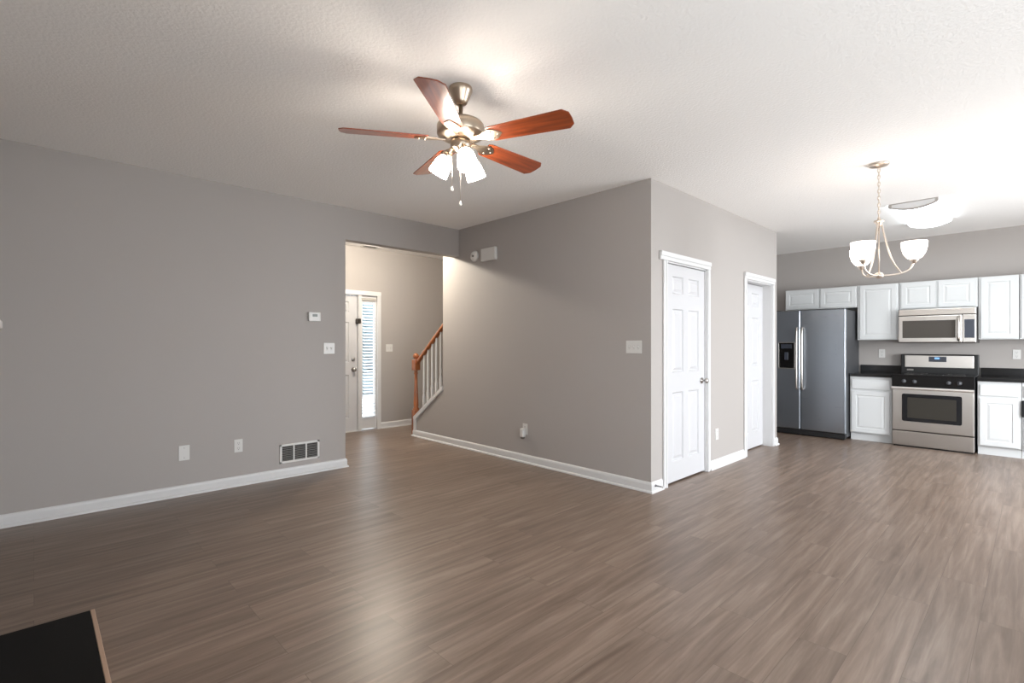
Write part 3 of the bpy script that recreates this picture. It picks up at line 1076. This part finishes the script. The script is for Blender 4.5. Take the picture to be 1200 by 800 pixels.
def outlet(label, loc, rotz):
    t = thing('wall_outlet', label, 'outlet', loc, rotz, 'white wall outlets')
    obj('plate', cover_plate(new(), 0.072, 0.118), 'plate', t)
    for z in (-0.024, 0.024):
        r = obj('receptacle', prism(new(), round_rect(-0.017, 0.017, z - 0.017, z + 0.017, 0.010), -0.009, -0.005, 'xz'), 'plate', t)
        bm = new()
        for x in (-0.008, 0.006):
            box(bm, x, x + 0.0025, -0.0095, -0.0085, z - 0.004, z + 0.009)
        box(bm, -0.003, 0.003, -0.0095, -0.0085, z - 0.013, z - 0.008)
        obj('slots', bm, 'slot', r)
    return t


t = thing('blank_plate', 'white blank cover plate low on the left wall, left of the outlet', 'wall plate', (0.930, YL, 0.364))
obj('plate', cover_plate(new(), 0.08, 0.128), 'plate', t)
for z in (-0.042, 0.042):
    obj('screw', lathe(new(), [(0, -0.0075), (0.003, -0.007), (0.0035, -0.005)], (0, 0, z), (0, 1, 0), 10), 'slot', t)

outlet('white wall outlet between the blank plate and the floor vent', (1.352, YL, 0.367), 0)
switch_plate('white double switch plate below the thermostat', (2.203, YL, 1.252), 0, 2)
switch_plate('white switch plate on the foyer wall right of the sidelight', (4.008, YF, 1.238), 0, 2)
switch_plate('white triple switch plate on the middle wall near its corner', (XM, 2.483, 1.27), WEST, 3)
outlet('white wall outlet near the floor between the two panelled doors', (5.185, YR, 0.352), 0)
outlet('white wall outlet over the counter left of the range', (XK, 1.502, 1.166), WEST)
outlet('white wall outlet over the counter right of the range', (XK, 0.156, 1.172), WEST)
outlet('white wall outlet low on the middle wall holding a plug-in freshener', (XM, 3.855, 0.368), WEST)
t = thing('air_freshener', 'white plug-in air freshener in the low outlet of the middle wall', 'air freshener', (XM - 0.0105, 3.858, 0.345), WEST)
bm = new()
box(bm, -0.026, 0.026, -0.052, 0.0, -0.06, 0.035, 0.012, 3)
obj('body', bm, 'plate', t)
obj('bottle', box(new(), -0.016, 0.016, -0.044, -0.012, -0.08, -0.058, 0.004), mat('dark_scent_bottle', rgb(96, 90, 86), 0.3), t)

t = thing('thermostat', 'small white thermostat with grey display on the left wall', 'thermostat', (2.045, YL, 1.572))
obj('body', box(new(), -0.06, 0.06, -0.03, 0, -0.046, 0.046, 0.006), 'plate', t)
obj('display', box(new(), -0.024, 0.026, -0.0315, -0.028, 0.000, 0.026, 0.001), 'lcd', t)

# return air grille
t = thing('return_air_grille', 'white return air grille with three louvred sections above the left baseboard', 'vent', (1.907, YL, 0.232))
bm = new()
gw, gh = 0.194, 0.092
xs = [-gw + 0.022 + i * (2 * gw - 0.044 + 0.014) / 3 for i in range(3)]
cw = (2 * gw - 0.044 - 0.028) / 3
box(bm, -gw, gw, -0.010, 0, gh - 0.020, gh, 0.003)
box(bm, -gw, gw, -0.010, 0, -gh, -gh + 0.020, 0.003)
box(bm, -gw, -gw + 0.022, -0.010, 0, -gh, gh, 0.003)
box(bm, gw - 0.022, gw, -0.010, 0, -gh, gh, 0.003)
for i in (1, 2):
    box(bm, xs[i] - 0.014, xs[i], -0.009, 0, -gh + 0.01, gh - 0.01, 0.002)
obj('frame', bm, 'plate', t)
obj('duct_shade_sheet', box(new(), -gw + 0.015, gw - 0.015, -0.0015, -0.0003, -gh + 0.015, gh - 0.015), 'dark', t)  # dark sheet on the wall, painted as the unlit duct
for i in range(3):
    bm = new()
    for j in range(9):
        z = -gh + 0.026 + j * 0.0165
        prism(bm, [(-0.0015, z + 0.006), (-0.008, z), (-0.0075, z - 0.001), (-0.0015, z + 0.0045)], xs[i], xs[i] + cw, 'yz')
    obj('louvers', bm, 'slot', t)

# smoke detector and chime box high on the middle wall
t = thing('smoke_detector', 'round white smoke detector high on the middle wall', 'smoke detector', (XM, 4.715, 2.366), WEST)
obj('base', lathe(new(), [(0, 0), (0.068, 0), (0.068, -0.010), (0.058, -0.028), (0.045, -0.034), (0, -0.036)], (0, 0, 0), (0, 1, 0), 32), 'plate', t)
obj('test_button', lathe(new(), [(0, -0.034), (0.014, -0.035), (0.012, -0.040), (0, -0.041)], (0, 0, 0), (0, 1, 0), 16), 'slot', t)
t = thing('door_chime', 'rectangular white door chime box beside the round smoke detector', 'door chime', (XM, 4.43, 2.352), WEST)
obj('cover', box(new(), -0.125, 0.125, -0.05, -0.006, -0.075, 0.075, 0.008), 'plate', t)
obj('backplate', box(new(), -0.115, 0.115, -0.008, 0, -0.066, 0.066), 'slot', t)

# spring door stop on the corner baseboard
t = thing('door_stop', 'small metal spring door stop on the corner baseboard by the closet door', 'door stop', (3.935, YR - 0.0145, 0.058))
bm = new()
pts = [(0.0055 * math.cos(i * 0.9), -0.004 - i * 0.0009, 0.0055 * math.sin(i * 0.9)) for i in range(66)]
tube(bm, pts, 0.0015, 5)
lathe(bm, [(0, 0), (0.011, 0), (0.009, -0.006), (0, -0.007)], (0, 0, 0), (0, 1, 0), 14)
obj('spring', bm, mat('grey_spring', rgb(120, 118, 120), 0.35, metal=0.8), t)
obj('tip', lathe(new(), [(0, -0.062), (0.008, -0.062), (0.009, -0.072), (0.006, -0.078), (0, -0.079)], (0, 0, 0), (0, 1, 0), 14), 'plate', t)

# ------------------------------------------------------------------ fireplace bits at the left edge
t = thing('hearth', 'black stone hearth slab in the lower left corner with pale wood edging', 'hearth', (X0, 2.25, 0))
obj('slab', box(new(), 0.002, 0.495, -0.87, 0.885, 0, 0.018, 0.002), 'hearth', t)
obj('edging', box(new(), 0.495, 0.512, -0.87, 0.887, 0, 0.019, 0.003), 'edge', t)
t = thing('mantel_shelf', 'white mantel shelf whose end just shows at the left edge', 'mantel', (X0, 2.25, 1.352))
obj('shelf', box(new(), 0.002, 0.206, -0.72, 0.70, 0.006, 0.038, 0.004), 'white', t)
obj('bed_molding', prism(new(), [(0.002, -0.05), (0.03, -0.05), (0.10, 0.0), (0.10, 0.006), (0.002, 0.006)], -0.64, 0.62, 'xz'), 'white', t)
